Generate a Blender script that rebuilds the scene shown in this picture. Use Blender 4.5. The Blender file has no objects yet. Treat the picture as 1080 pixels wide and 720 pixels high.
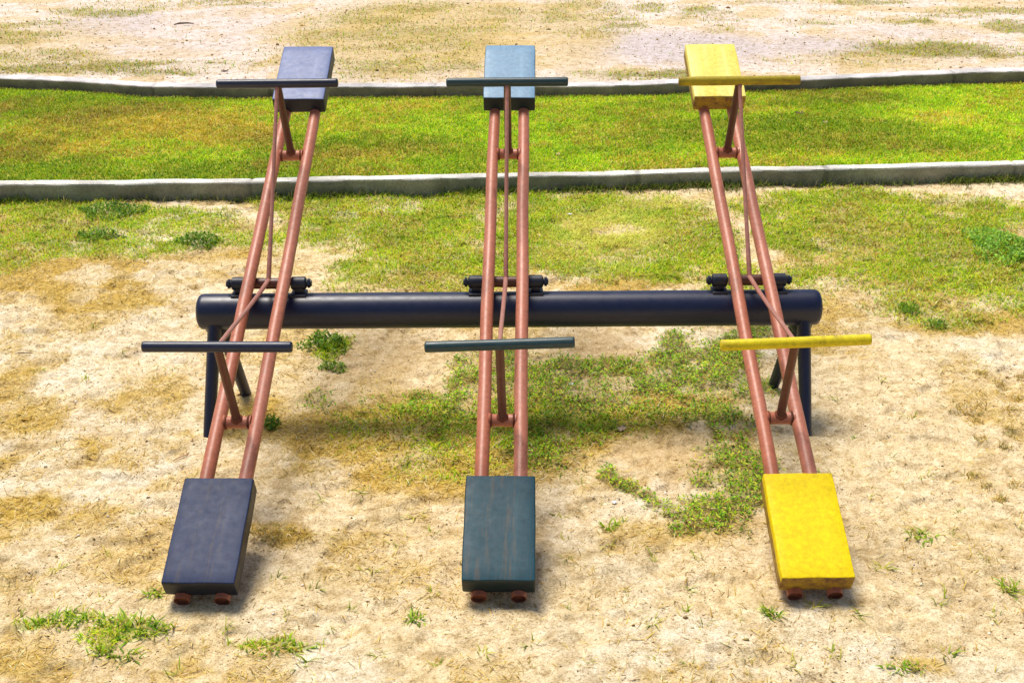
import bpy, bmesh, math, random
import numpy as np
from mathutils import Vector, Matrix

random.seed(7)
RNG = np.random.default_rng(11)
scene = bpy.context.scene
C = scene.collection
PI = math.pi

# ------------------------------------------------------------------ tables (world metres)
KERB_NEAR = [(-14, 3.17, 0.12), (-3.43, 3.176, 0.122), (-1.74, 3.19, 0.118), (0.056, 3.3, 0.108), (1.39, 3.42, 0.106), (2.79, 3.44, 0.116), (3.7, 3.52, 0.114), (14, 4.4, 0.115)]
KERB_FAR = [(-14, 8.6, 0.17), (-6, 6.9, 0.165), (-4.62, 6.38, 0.165), (-3.93, 6.26, 0.164), (-3.22, 6.02, 0.167), (-2.53, 5.94, 0.167), (-1.1, 5.93, 0.167), (0.92, 5.91, 0.164), (2.73, 6.1, 0.168),
 (3.72, 6.25, 0.174), (4.78, 6.33, 0.182), (7, 6.5, 0.185), (14, 7.2, 0.19)]
LUSH = [(-0.426, -0.124, 0.33, 0.26, 0.3), (-0.209, -0.46, 0.233, 0.185, 0.25), (0.027, -0.135, 0.247, 0.216, 0.35), (0.442, -0.104, 0.248, 0.123, 0.3), (-3.014, 3.067, 0.449, 0.251, 0.7),
 (-2.932, 2.144, 0.288, 0.336, 0.6), (-2.198, 2.172, 0.231, 0.237, 0.5), (-1.544, 2.364, 0.236, 0.213, 0.4), (1.524, 1.505, 0.317, 0.2, 0.4), (3.201, 2.729, 0.368, 0.272, 0.8),
 (0.635, 2.373, 0.645, 0.708, 0.7), (2.178, 1.213, 0.304, 0.132, 0.35), (-3.032, 2.588, 0.304, 0.374, 0.6), (-2.637, 2.571, 0.364, 0.261, 0.55), (-2.545, 2.178, 0.231, 0.203, 0.6),
 (-3.079, 2.24, 0.175, 0.429, 0.5), (-2.023, 2.651, 0.367, 0.266, 0.35), (-2.256, 2.844, 0.376, 0.159, 0.5), (-0.924, 2.645, 0.457, 0.474, 0.8), (-0.477, 2.323, 0.408, 0.785, 0.9),
 (-0.724, 1.781, 0.329, 0.337, 0.75), (-0.328, 3.009, 0.382, 0.289, 0.8), (-1.229, 3.086, 0.45, 0.189, 0.6), (-0.178, 1.845, 0.276, 0.312, 0.8), (0.548, 2.797, 0.496, 0.393, 1.0),
 (0.998, 2.441, 0.355, 0.631, 0.95), (0.387, 2.083, 0.341, 0.414, 0.95), (0.816, 1.822, 0.33, 0.279, 0.8), (0.169, 2.567, 0.24, 0.741, 0.9), (1.226, 2.003, 0.168, 0.567, 0.8),
 (2.331, 2.952, 0.755, 0.327, 1.0), (2.533, 2.385, 0.706, 0.446, 0.9), (2.547, 1.727, 0.541, 0.454, 0.95), (2.133, 2.216, 0.346, 0.428, 0.6), (2.813, 1.35, 0.309, 0.342, 0.7),
 (1.786, 2.516, 0.209, 0.643, 0.85), (1.824, 1.646, 0.269, 0.223, 0.5), (2.316, 1.018, 0.296, 0.15, 0.35), (-0.892, 0.751, 0.086, 0.092, 0.5), (-1.235, -1.525, 0.141, 0.07, 0.5),
 (-1.469, -1.477, 0.158, 0.051, 0.5), (-0.766, -1.62, 0.138, 0.024, 0.5)]
BARE = [(0.734, 2.438, 0.19, 0.163, 1.0), (1.195, 2.967, 0.158, 0.102, 0.6), (2.153, 2.498, 0.15, 0.11, 0.7), (1.871, 1.952, 0.14, 0.161, 0.6), (3.045, 2.988, 0.316, 0.124, 0.6),
 (3.209, 2.348, 0.117, 0.107, 0.8), (0.361, 1.552, 0.319, 0.087, 0.8), (1.841, 1.495, 0.158, 0.114, 0.7), (-1.097, 1.701, 0.326, 0.15, 0.7)]
DRY = [(-0.053, -0.535, 0.306, 0.225, 0.8), (0.189, -0.22, 0.243, 0.252, 0.8), (0.654, -0.062, 0.333, 0.16, 0.7), (-0.655, -0.289, 0.24, 0.246, 0.7), (-0.334, -0.281, 0.36, 0.369, 0.9),
 (-0.244, -0.535, 0.23, 0.187, 0.7), (-0.6, -0.038, 0.251, 0.197, 0.8), (-0.867, -0.209, 0.122, 0.169, 0.6), (-2.262, 1.44, 0.525, 0.224, 0.6), (-2.624, 1.739, 0.328, 0.273, 0.7),
 (-2.271, 0.379, 0.135, 0.307, 0.5), (-2.595, 1.819, 0.497, 0.34, 0.6), (-1.86, 1.956, 0.505, 0.289, 0.4), (-2.038, 1.575, 0.428, 0.203, 0.4), (-3.099, 2.801, 0.372, 0.588, 0.4),
 (1.873, 1.232, 0.457, 0.331, 0.5), (2.217, 1.024, 0.493, 0.225, 0.6), (2.588, 0.954, 0.244, 0.221, 0.6), (1.662, 0.79, 0.286, 0.21, 0.5), (-0.464, -0.158, 0.409, 0.343, 0.65),
 (-0.756, -0.122, 0.33, 0.217, 0.6), (-0.36, -0.531, 0.268, 0.21, 0.6), (0.111, -0.045, 0.251, 0.268, 0.6), (0.351, -0.229, 0.243, 0.168, 0.5), (-0.798, -0.413, 0.157, 0.157, 0.4),
 (-2.112, -0.007, 0.211, 0.271, 0.5), (-1.873, -0.358, 0.238, 0.128, 0.6), (-1.737, -0.766, 0.257, 0.096, 0.8), (-1.836, -0.898, 0.143, 0.078, 0.5), (-1.644, 0.123, 0.172, 0.283, 0.35),
 (-0.847, -0.945, 0.135, 0.077, 0.8), (-1.087, -0.109, 0.165, 0.305, 0.6), (-1.32, -0.522, 0.115, 0.09, 0.3), (0.69, -0.106, 0.372, 0.175, 0.5), (0.988, -0.063, 0.208, 0.222, 0.6),
 (0.656, -0.967, 0.247, 0.102, 0.35), (2.347, 2.059, 0.67, 0.977, 0.35), (-0.465, 1.133, 0.452, 0.129, 0.3), (-2.18, 1.178, 0.405, 0.325, 0.35), (2.219, 0.127, 0.171, 0.472, 0.3),
 (-1.466, -1.67, 0.182, 0.084, 0.5), (1.269, -1.732, 0.149, 0.045, 0.5), (-0.49, -0.983, 0.106, 0.063, 0.3), (-0.987, -1.654, 0.243, 0.066, 0.3), (-0.278, 1.539, 0.478, 0.173, 0.5),
 (0.572, 1.521, 0.477, 0.129, 0.5), (1.114, -0.969, 0.211, 0.19, 0.3)]
WEED = [(0.106, -0.308, 0.16, 0.163, 0.55), (0.342, 0.328, 0.178, 0.253, 0.8), (0.565, 0.322, 0.266, 0.222, 0.85), (0.92, 0.328, 0.266, 0.353, 0.9), (-0.145, 0.234, 0.131, 0.196, 0.7),
 (0.988, -0.06, 0.125, 0.267, 0.75), (0.884, -0.553, 0.134, 0.186, 0.8), (0.665, -0.905, 0.107, 0.052, 0.9), (0.274, -0.145, 0.247, 0.13, 0.55), (-0.442, 0.091, 0.171, 0.112, 0.6),
 (0.891, -0.839, 0.065, 0.134, 0.6), (0.033, 0.591, 0.139, 0.154, 0.7), (-0.036, 0.389, 0.215, 0.288, 0.85), (0.257, 0.41, 0.099, 0.228, 0.85), (-0.31, 0.026, 0.191, 0.146, 0.75),
 (-0.118, -0.051, 0.188, 0.125, 0.7), (0.179, 0.082, 0.214, 0.149, 0.8), (0.464, 0.173, 0.217, 0.173, 0.85), (0.736, 0.272, 0.242, 0.258, 0.95), (0.989, 0.478, 0.204, 0.318, 0.95),
 (0.914, 0.743, 0.119, 0.161, 0.7), (1.222, 0.747, 0.118, 0.299, 0.6), (0.446, -0.06, 0.209, 0.125, 0.7), (0.785, -0.022, 0.252, 0.108, 0.75), (0.978, -0.239, 0.113, 0.167, 0.6),
 (0.994, -0.478, 0.108, 0.199, 0.85), (0.769, -0.804, 0.153, 0.108, 0.95), (0.934, -0.702, 0.104, 0.141, 0.8), (0.587, -0.803, 0.102, 0.047, 0.9), (0.438, -0.625, 0.053, 0.065, 0.9),
 (1.186, 0.318, 0.106, 0.302, 0.6), (0.046, -0.269, 0.081, 0.099, 0.6), (0.404, -0.587, 0.046, 0.088, 0.7), (-0.217, -0.223, 0.162, 0.101, 0.4), (-0.635, 0.095, 0.257, 0.112, 0.4)]
SMOOTH = [(0.501, 0.645, 0.21, 0.268, 1.0), (-0.617, 0.613, 0.279, 0.309, 0.9), (0.655, -0.394, 0.236, 0.205, 1.0), (0.483, -0.549, 0.153, 0.149, 0.7), (-0.296, 0.708, 0.142, 0.159, 0.6),
 (-0.445, 0.138, 0.13, 0.095, 0.4), (-0.791, 0.144, 0.13, 0.114, 0.5), (-0.795, 1.406, 0.313, 0.111, 0.5)]
TRAIL = [(0.377, -0.535, 0.054, 0.068, 0.9), (0.428, -0.654, 0.06, 0.057, 1.0), (0.495, -0.74, 0.059, 0.042, 1.0), (0.571, -0.79, 0.066, 0.041, 1.0), (0.647, -0.824, 0.065, 0.061, 1.0),
 (0.734, -0.872, 0.093, 0.086, 1.0), (0.85, -0.758, 0.088, 0.11, 1.0), (0.954, -0.594, 0.068, 0.132, 1.0), (1.016, -0.364, 0.055, 0.144, 0.8), (0.121, 0.383, 0.224, 0.247, 0.7),
 (0.692, 0.268, 0.22, 0.198, 0.8)]
MOUNDS = [(-1.273, -0.232), (-1.185, 0.197), (1.285, -0.249)]
LUSH_PALE = [(0.706, 2.473, 0.358, 0.401, 1.0), (1.068, 2.972, 0.253, 0.164, 0.6), (0.387, 2.065, 0.227, 0.165, 0.4), (0.595, 1.82, 0.276, 0.155, 0.4)]
CLEAN = [(1.778, 0.081, 0.622, 1.0, 1.0), (1.392, -1.239, 0.555, 0.668, 0.9), (0.401, -1.397, 0.48, 0.368, 0.8), (-0.11, -1.508, 0.376, 0.251, 0.6), (-1.8, 0.416, 0.403, 0.617, 0.4),
 (-0.771, -1.279, 0.329, 0.332, 0.5)]
BACKG = [(-3.982, 6.855, 1.181, 0.312, 0.9), (-3.131, 6.696, 0.539, 0.261, 0.8), (-2.619, 6.811, 0.453, 0.265, 0.6), (-4.598, 7.34, 0.567, 0.479, 0.5), (-5.264, 8.692, 0.521, 0.814, 0.5),
 (-4.69, 10.234, 0.692, 0.57, 0.6), (-1.26, 7.943, 1.063, 1.808, 0.42), (-0.872, 9.491, 1.196, 1.164, 0.45), (0.974, 9.445, 0.54, 1.285, 0.4), (-0.813, 6.76, 1.077, 0.351, 0.5),
 (0.956, 6.401, 0.436, 0.208, 0.9), (1.479, 6.387, 0.435, 0.248, 0.9), (4.266, 7.442, 0.705, 0.44, 0.95), (4.945, 7.222, 0.462, 0.379, 0.9), (3.387, 6.989, 0.546, 0.365, 0.5),
 (3.421, 9.127, 0.425, 0.248, 0.5), (4.269, 9.095, 0.529, 0.186, 0.55), (4.745, 9.08, 0.127, 0.247, 0.8), (5.666, 9.698, 0.768, 0.268, 0.6), (2.505, 9.415, 0.542, 0.258, 0.5),
 (5.608, 8.696, 0.308, 0.469, 0.8), (2.83, 6.955, 0.363, 0.227, 0.6), (1.709, 10.125, 0.227, 0.353, 0.5), (2.383, 8.68, 0.206, 0.292, 0.5), (1.324, 9.02, 0.264, 0.367, 0.7),
 (2.383, 9.693, 0.331, 0.468, 0.7), (4.291, 10.384, 0.689, 0.219, 0.5), (3.369, 10.418, 0.461, 0.147, 0.6), (5.094, 9.319, 0.536, 0.127, 0.7), (-3.517, 10.609, 0.707, 0.299, 0.5)]
PALE = [(-3.395, 8.792, 1.136, 1.75, 0.35), (1.821, 7.667, 1.051, 0.906, 1.0), (-4.399, 9.263, 0.648, 0.88, 0.8), (3.182, 7.69, 0.671, 0.608, 0.8), (1.694, 8.154, 0.398, 0.542, 0.6),
 (4.352, 8.334, 0.802, 0.445, 0.4)]
TAN = [(-0.805, 8.661, 1.502, 2.539, 1.0), (-4.869, 7.946, 0.785, 1.301, 0.6), (0.697, 8.512, 0.499, 2.227, 0.8), (3.621, 6.851, 0.809, 0.446, 0.6)]
LAWN_DRY = [(-2.909, 4.886, 0.996, 0.622, 1.0), (-3.5, 4.593, 0.523, 0.53, 0.8), (-2.232, 4.555, 0.446, 0.468, 0.9), (-3.527, 4.025, 0.425, 0.317, 0.9), (-0.989, 3.957, 0.631, 0.209, 0.4),
 (2.636, 4.135, 0.568, 0.271, 0.4), (-0.652, 5.448, 0.484, 0.277, 0.3), (-2.961, 4.006, 0.565, 0.21, 0.6), (-4.149, 5.545, 0.245, 0.281, 0.5), (3.59, 4.839, 0.304, 0.248, 0.7),
 (1.985, 3.755, 0.616, 0.201, 0.5)]
LAWN_BRIGHT = [(3.59, 4.842, 0.304, 0.311, 1.0), (1.969, 3.682, 0.814, 0.222, 0.7), (-0.891, 3.652, 0.543, 0.196, 0.4), (0.739, 3.663, 0.678, 0.246, 0.5), (-0.662, 5.628, 0.492, 0.357, 0.4),
 (3.838, 4.75, 0.449, 0.91, 0.2)]
PLANTS = [('weed_clump', 'weed', -0.903, 0.727, 0.114, 0.103, 1.0, 'bushy green weed clump on bare sand just under the pipe, right of the navy seesaw', 'weed', ''),
 ('weed_clump', 'weed', -0.823, 0.463, 0.064, 0.042, 0.8, 'flat little weed clump on sand right below the bushy one under the pipe', 'weed', ''),
 ('weed_clump', 'weed', -1.881, 2.261, 0.134, 0.104, 1.0, 'compact dark green weed clump left of the navy seesaw and beyond the pipe', 'weed', ''),
 ('weed_clump', 'weed', -2.588, 2.868, 0.226, 0.16, 1.0, 'widest dark green weed clump at the foot of the near kerb', 'weed', ''),
 ('weed_clump', 'weed', -2.527, 2.379, 0.154, 0.089, 0.9, 'thin dark weed clump in front of the widest one by the kerb', 'weed', ''),
 ('weed_clump', 'weed', 2.988, 2.057, 0.204, 0.331, 1.1, 'broad grey green weed clump at the right edge beyond the pipe', 'weed', ''),
 ('weed_clump', 'weed', 2.136, 1.107, 0.07, 0.077, 0.8, 'small grey green weed clump right of the pipe end, the farther of two', 'weed', ''),
 ('weed_clump', 'weed', 2.22, 0.905, 0.063, 0.06, 0.8, 'small grey green weed clump right of the pipe end, the nearer of two', 'weed', ''),
 ('weed_clump', 'weed', -1.022, -0.117, 0.041, 0.044, 0.9, 'small bright weed clump touching the right rail of the navy seesaw', 'weed', ''),
 ('grass_tuft', 'blade', -1.431, -1.478, 0.139, 0.041, 0.75, 'wide low grass tuft on sand left of the navy near seat', 'grass tuft', ''),
 ('grass_tuft', 'blade', -1.197, -1.527, 0.106, 0.045, 1.0, 'spiky bright green grass tuft just below the navy near seat', 'grass tuft', ''),
 ('grass_tuft', 'blade', -0.77, -1.63, 0.122, 0.024, 0.6, 'long low grass tuft on sand below and right of the navy near seat', 'grass tuft', ''),
 ('grass_tuft', 'blade', -1.263, -1.642, 0.091, 0.028, 0.7, 'thin grass tuft below the spiky one in the lower left', 'grass tuft', ''),
 ('grass_tuft', 'blade', -1.216, -1.335, 0.026, 0.022, 0.7, 'small yellowish grass tuft at the left corner of the navy near seat', 'grass tuft', ''),
 ('grass_tuft', 'dry', 2.059, 0.0, 0.11, 0.055, 0.9, 'sprawling straw and green tuft on sand, far right beyond the yellow near seat', 'grass tuft', ''),
 ('grass_tuft', 'blade', 1.734, -1.351, 0.039, 0.033, 0.8, 'small grass tuft at the right edge, level with the yellow near seat bottom', 'grass tuft', ''),
 ('grass_tuft', 'blade', 1.531, -1.021, 0.049, 0.031, 0.6, 'thin leaning grass tuft on sand right of the yellow near seat', 'grass tuft', ''),
 ('grass_tuft', 'blade', 1.246, -1.76, 0.071, 0.022, 0.6, 'yellow green grass tuft at the bottom edge, lower right', 'grass tuft', ''),
 ('grass_tuft', 'blade', -0.307, -1.479, 0.025, 0.02, 0.7, 'small upright grass tuft on sand left of the teal near seat', 'grass tuft', ''),
 ('grass_tuft', 'blade', 0.395, -0.92, 0.05, 0.032, 0.7, 'loose grass tuft on sand right of the teal near seat', 'grass tuft', ''),
 ('grass_tuft', 'dry', -0.844, -0.966, 0.12, 0.057, 0.8, 'flattened patch of yellow dry grass right of the navy near seat', 'dry grass', ''),
 ('grass_tuft', 'blade', 0.882, -1.476, 0.032, 0.02, 0.7, 'small grass tuft under the lower corner of the yellow near seat', 'grass tuft', ''),
 ('dry_grass_tuft', 'dry', 2.248, 0.335, 0.031, 0.036, 0.7, 'small ochre dry grass tuft on pale sand near the right edge', 'dry grass', 'ochre dry tufts on the sand at the right'),
 ('dry_grass_tuft', 'dry', 2.299, 0.234, 0.031, 0.034, 0.7, 'small ochre dry grass tuft on pale sand near the right edge', 'dry grass', 'ochre dry tufts on the sand at the right'),
 ('dry_grass_tuft', 'dry', 2.334, 0.107, 0.03, 0.033, 0.7, 'small ochre dry grass tuft on pale sand near the right edge', 'dry grass', 'ochre dry tufts on the sand at the right'),
 ('dry_grass_tuft', 'dry', 2.229, -0.021, 0.029, 0.032, 0.7, 'small ochre dry grass tuft on pale sand near the right edge', 'dry grass', 'ochre dry tufts on the sand at the right'),
 ('dry_grass_tuft', 'dry', 2.017, -0.278, 0.028, 0.029, 0.7, 'small ochre dry grass tuft on pale sand near the right edge', 'dry grass', 'ochre dry tufts on the sand at the right'),
 ('dry_grass_tuft', 'dry', 2.097, -0.345, 0.028, 0.028, 0.7, 'small ochre dry grass tuft on pale sand near the right edge', 'dry grass', 'ochre dry tufts on the sand at the right'),
 ('dry_grass_tuft', 'dry', 1.875, -0.575, 0.027, 0.026, 0.7, 'small ochre dry grass tuft on pale sand near the right edge', 'dry grass', 'ochre dry tufts on the sand at the right'),
 ('dry_grass_tuft', 'dry', 1.908, -0.664, 0.026, 0.025, 0.7, 'small ochre dry grass tuft on pale sand near the right edge', 'dry grass', 'ochre dry tufts on the sand at the right'),
 ('dry_grass_tuft', 'dry', 1.919, -0.763, 0.026, 0.024, 0.7, 'small ochre dry grass tuft on pale sand near the right edge', 'dry grass', 'ochre dry tufts on the sand at the right'),
 ('dry_grass_tuft', 'dry', 2.02, -0.665, 0.026, 0.025, 0.7, 'small ochre dry grass tuft on pale sand near the right edge', 'dry grass', 'ochre dry tufts on the sand at the right'),
 ('dry_grass_tuft', 'dry', 2.168, -0.222, 0.028, 0.03, 0.7, 'small ochre dry grass tuft on pale sand near the right edge', 'dry grass', 'ochre dry tufts on the sand at the right'),
 ('dry_grass_tuft', 'dry', 2.069, -0.09, 0.029, 0.031, 0.7, 'small ochre dry grass tuft on pale sand near the right edge', 'dry grass', 'ochre dry tufts on the sand at the right'),
 ('dry_grass_tuft', 'dry', 2.435, 0.332, 0.031, 0.036, 0.7, 'small ochre dry grass tuft on pale sand near the right edge', 'dry grass', 'ochre dry tufts on the sand at the right')]
SPRIGS = [(0.224, -1.135), (0.224, -0.994), (0.529, -1.151), (0.635, -1.313), (0.684, -1.142), (0.599, -1.43), (0.411, -1.32), (0.366, -1.059), (0.603, -0.969), (0.072, -1.054), (0.488, -1.506),
 (0.568, -1.723), (0.641, -1.533), (0.466, -1.699), (1.638, -1.016), (1.501, -0.982), (1.326, -1.221), (1.918, -0.957), (1.715, -1.169), (1.627, -1.497), (1.455, -1.443), (1.17, -1.49),
 (1.042, -1.684), (1.404, -1.689), (-0.58, -1.516), (-0.486, -1.195), (-0.397, -1.047), (-0.529, -1.414), (-0.41, -1.663), (-0.26, -1.338), (-0.673, -1.304), (-0.745, -1.463), (-0.926, -1.511),
 (-0.226, -1.712), (-0.076, -1.668), (0.076, -1.623), (0.209, -1.425), (0.254, -1.719), (-1.661, -1.29), (-1.636, -1.45), (-1.6, -1.178), (-1.467, -1.062), (-1.397, -0.807), (-1.381, -1.349),
 (-0.714, -0.749), (-0.574, -0.682), (1.285, -0.566), (1.483, -0.253), (1.597, -0.417), (1.435, -0.713), (1.704, -0.572), (1.491, 0.103), (1.761, 0.293), (1.778, -0.085), (1.722, -0.855),
 (0.203, -0.832), (0.288, -0.623), (0.215, -0.549), (1.04, -1.437), (0.775, -1.484), (0.771, -1.68), (0.911, -1.728), (-1.055, -1.746), (-0.646, -1.706), (-1.979, 0.359), (-2.239, 0.467),
 (-1.891, 0.677), (-1.602, 0.455), (-2.445, 0.919), (-2.122, 0.974), (-0.342, -0.823), (-0.28, -0.955), (-0.814, -1.247)]
LITTER = [(0.306, 0.299, 0.016, 'paper', 0.3, 'paper_scrap', 'tiny white paper scrap in weeds right of the teal seesaw, close to the handlebar', 'paper scrap'),
 (0.421, -0.739, 0.015, 'paper', 1.0, 'paper_scrap', 'tiny white paper scrap on sand between the teal and yellow near seats', 'paper scrap'),
 (0.427, 2.723, 0.014, 'paper', 0, 'paper_scrap', 'tiny pale scrap in the grass beyond the pipe, right of the teal rails', 'paper scrap'),
 (2.429, 5.023, 0.035, 'leaf', 0.2, 'fallen_leaf', 'dark brown leaf lying on the lawn strip right of the yellow seesaw', 'leaf'),
 (0.392, 3.816, 0.022, 'paleleaf', 0.8, 'fallen_leaf', 'pale dry leaf lying on the lawn strip right of the teal seesaw', 'leaf'),
 (2.562, 4.706, 0.022, 'paleleaf', 0.4, 'fallen_leaf', 'pale dry leaf on the lawn strip beside the dark brown leaf', 'leaf'),
 (-2.601, 6.589, 0.035, 'leaf', 0.3, 'fallen_leaf', 'dark leaf lying just behind the far kerb left of the navy far seat', 'leaf'),
 (0.498, -0.177, 0.024, 'paleleaf', 0.9, 'fallen_leaf', 'pale curled leaf on worn ground below the weeds, right of the teal seesaw', 'leaf')]
TWIGS = [(-3.57, 9.06, 0.22, 0.01, 0.1, 'leaf', 'dark twig lying on pale far ground at the upper left'),
 (0.03, -0.295, 0.07, 0.005, 1.2, 'twig', 'short reddish twig on the ground between the rails of the teal seesaw'),
 (-1.353, -0.353, 0.1, 0.002, 0.9, 'twig', 'thin bent twig on sand left of the navy seesaw rails'),
 (0.774, 0.573, 0.11, 0.003, 0.5, 'leaf', 'thin dark twig under the pipe between the teal and yellow seesaws'), (-2.37, 0.641, 0.08, 0.003, 0.0, 'leaf', 'thin dark twig on sand at the left edge')]

# ------------------------------------------------------------------ noise helpers
_tabs = {}
def vnoise(x, y, seed):
    if seed not in _tabs:
        _tabs[seed] = np.random.default_rng(seed + 1000).random((256, 256))
    T = _tabs[seed]
    xi = np.floor(x).astype(np.int64); yi = np.floor(y).astype(np.int64)
    fx = x - xi; fy = y - yi
    fx = fx * fx * fx * (fx * (fx * 6 - 15) + 10); fy = fy * fy * fy * (fy * (fy * 6 - 15) + 10)
    a = T[xi & 255, yi & 255]; b = T[(xi + 1) & 255, yi & 255]
    c = T[xi & 255, (yi + 1) & 255]; d = T[(xi + 1) & 255, (yi + 1) & 255]
    return (a * (1 - fx) + b * fx) * (1 - fy) + (c * (1 - fx) + d * fx) * fy

def fbm(x, y, freq, octv=4, seed=0, gain=.5):
    s = 0; a = 1; t = 0
    for o in range(octv):
        ang = .6 * o + .3
        xr = x * math.cos(ang) - y * math.sin(ang); yr = x * math.sin(ang) + y * math.cos(ang)
        s = s + a * vnoise(xr * freq + 17.3 * o, yr * freq + 5.1 * o, seed + o)
        t += a; a *= gain; freq *= 2.03
    return s / t                                   # 0..1, mean .5

def sstep(a, b, x):
    t = np.clip((x - a) / (b - a), 0, 1)
    return t * t * (3 - 2 * t)

def field(x, y, blobs):
    """soft irregular patches: list of (cx, cy, rx, ry, amp)"""
    wx = x + .16 * (fbm(x, y, 3.1, 4, 40) - .5) * 2
    wy = y + .16 * (fbm(x, y, 3.1, 4, 50) - .5) * 2
    out = np.zeros_like(x)
    for cx, cy, rx, ry, a in blobs:
        r = np.sqrt(((wx - cx) / rx) ** 2 + ((wy - cy) / ry) ** 2)
        out = np.maximum(out, a * (1 - sstep(.55, 1.35, r)))
    return out

# ------------------------------------------------------------------ lie of the land
KN = np.array(KERB_NEAR); KF = np.array(KERB_FAR)          # x, y of the middle line, top height
def near_y(x): return np.interp(x, KN[:, 0], KN[:, 1]) + .012 * (fbm(x, x * 0, .8, 2, 60) - .5)
def far_y(x): return np.interp(x, KF[:, 0], KF[:, 1]) + .05 * (fbm(x, x * 0, .5, 2, 61) - .5)

def land(x, y):
    """broad height of the ground: sand, raised lawn strip, raised far yard"""
    k1 = near_y(x); k2 = far_y(x)
    z = (.100 - .030 * sstep(-.5, -.14, y - k2) * (y < k2 + .02)) * sstep(-.03, .03, y - k1) + .052 * sstep(-.05, .05, y - k2)
    return z
def bumps(x, y):
    m = 0
    for mx, my in MOUNDS: m = m + .016 * np.exp(-((x - mx) ** 2 + (y - my) ** 2) / .006)
    amp = 1 - .6 * sstep(3.1, 3.5, y)
    b = .020 * (fbm(x, y, 1.9, 3, 1) - .5) + .017 * (fbm(x * 1.15, y * .9, 7.5, 3, 2) - .5)
    r = fbm(x, y, 17, 3, 3)
    b = b + .011 * (np.abs(r - .5) * -2 + .25) - .018 * sstep(.58, .72, fbm(x * 1.2, y * 1.5, 5.0, 2, 9))
    return b * amp + m
def hgt(x, y):
    return land(x, y) + bumps(x, y)

def lushf(x, y):                                    # green grass cover 0..1
    f = field(x, y, LUSH)
    lawn = sstep(.02, .10, y - near_y(x)) * sstep(.05, .10, far_y(x) - y)
    f = f * (1 - .85 * field(x, y, BARE))
    n = fbm(x, y, 5.5, 4, 70)
    f = np.clip(f * (.6 + 1.1 * sstep(.30, .58, n)), 0, 1)
    f = f * sstep(.02, .10, np.abs(y - near_y(x)))
    return np.maximum(f, lawn)
def dryf(x, y):                                     # straw coloured cover
    n = fbm(x, y, 4.2, 4, 80)
    return np.clip(field(x, y, DRY) * (.4 + 1.2 * sstep(.35, .62, n)) + .45 * sstep(.54, .68, fbm(x, y, 4.6, 4, 85)) * (y < 3.2) * (1 - .85 * field(x, y, CLEAN)), 0, 1)
def weedf(x, y):
    n = fbm(x, y, 7, 3, 90)
    return np.clip(np.maximum(field(x, y, WEED) * (.5 + 1.2 * sstep(.36, .58, n)), 1.25 * field(x + .0, y, TRAIL) * (.55 + .6 * sstep(.3, .5, n))), 0, 1)
def backf(x, y):                                    # thin grass on the far yard
    n = fbm(x * .6, y, 2.2, 4, 95)
    return field(x, y, BACKG) * (.35 + 1.1 * sstep(.35, .6, n))

# ------------------------------------------------------------------ materials
def nmat(name):
    m = bpy.data.materials.new(name); m.use_nodes = True
    nt = m.node_tree; b = nt.nodes['Principled BSDF']
    return m, nt, b
def ramp(nt, fac, stops):
    r = nt.nodes.new('ShaderNodeValToRGB'); e = r.color_ramp.elements
    while len(e) < len(stops): e.new(.5)
    for k, (p, c) in zip(e, stops):
        k.position = p; k.color = (c[0], c[1], c[2], 1) if hasattr(c, '__len__') else (c, c, c, 1)
    nt.links.new(fac, r.inputs[0]); return r.outputs[0]
def noise(nt, vec, scale, detail=6, rough=.55, dist=0):
    n = nt.nodes.new('ShaderNodeTexNoise'); n.inputs['Scale'].default_value = scale
    n.inputs['Detail'].default_value = detail; n.inputs['Roughness'].default_value = rough
    n.inputs['Distortion'].default_value = dist
    if vec is not None: nt.links.new(vec, n.inputs['Vector'])
    return n.outputs['Fac']
def mixc(nt, fac, a, b, mode='MIX'):
    m = nt.nodes.new('ShaderNodeMix'); m.data_type = 'RGBA'; m.blend_type = mode
    for s, i in ((fac, 0), (a, 6), (b, 7)):
        if hasattr(s, 'is_linked') or hasattr(s, 'links'): nt.links.new(s, m.inputs[i])
        elif i == 0: m.inputs[0].default_value = s
        else: m.inputs[i].default_value = (s[0], s[1], s[2], 1)
    return m.outputs[2]
def coords(nt, kind='Object', scale=None):
    t = nt.nodes.new('ShaderNodeTexCoord'); o = t.outputs[kind]
    if scale:
        mp = nt.nodes.new('ShaderNodeMapping'); mp.inputs['Scale'].default_value = scale
        nt.links.new(o, mp.inputs['Vector']); o = mp.outputs[0]
    return o
def bump(nt, b, fac, strength, dist):
    n = nt.nodes.new('ShaderNodeBump'); n.inputs['Strength'].default_value = strength
    n.inputs['Distance'].default_value = dist
    nt.links.new(fac, n.inputs['Height'])
    prev = b.inputs['Normal'].links
    if prev: nt.links.new(prev[0].from_socket, n.inputs['Normal'])
    nt.links.new(n.outputs[0], b.inputs['Normal'])
def attr(nt, name='Col'):
    a = nt.nodes.new('ShaderNodeAttribute'); a.attribute_name = name
    return a.outputs['Color']

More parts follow.
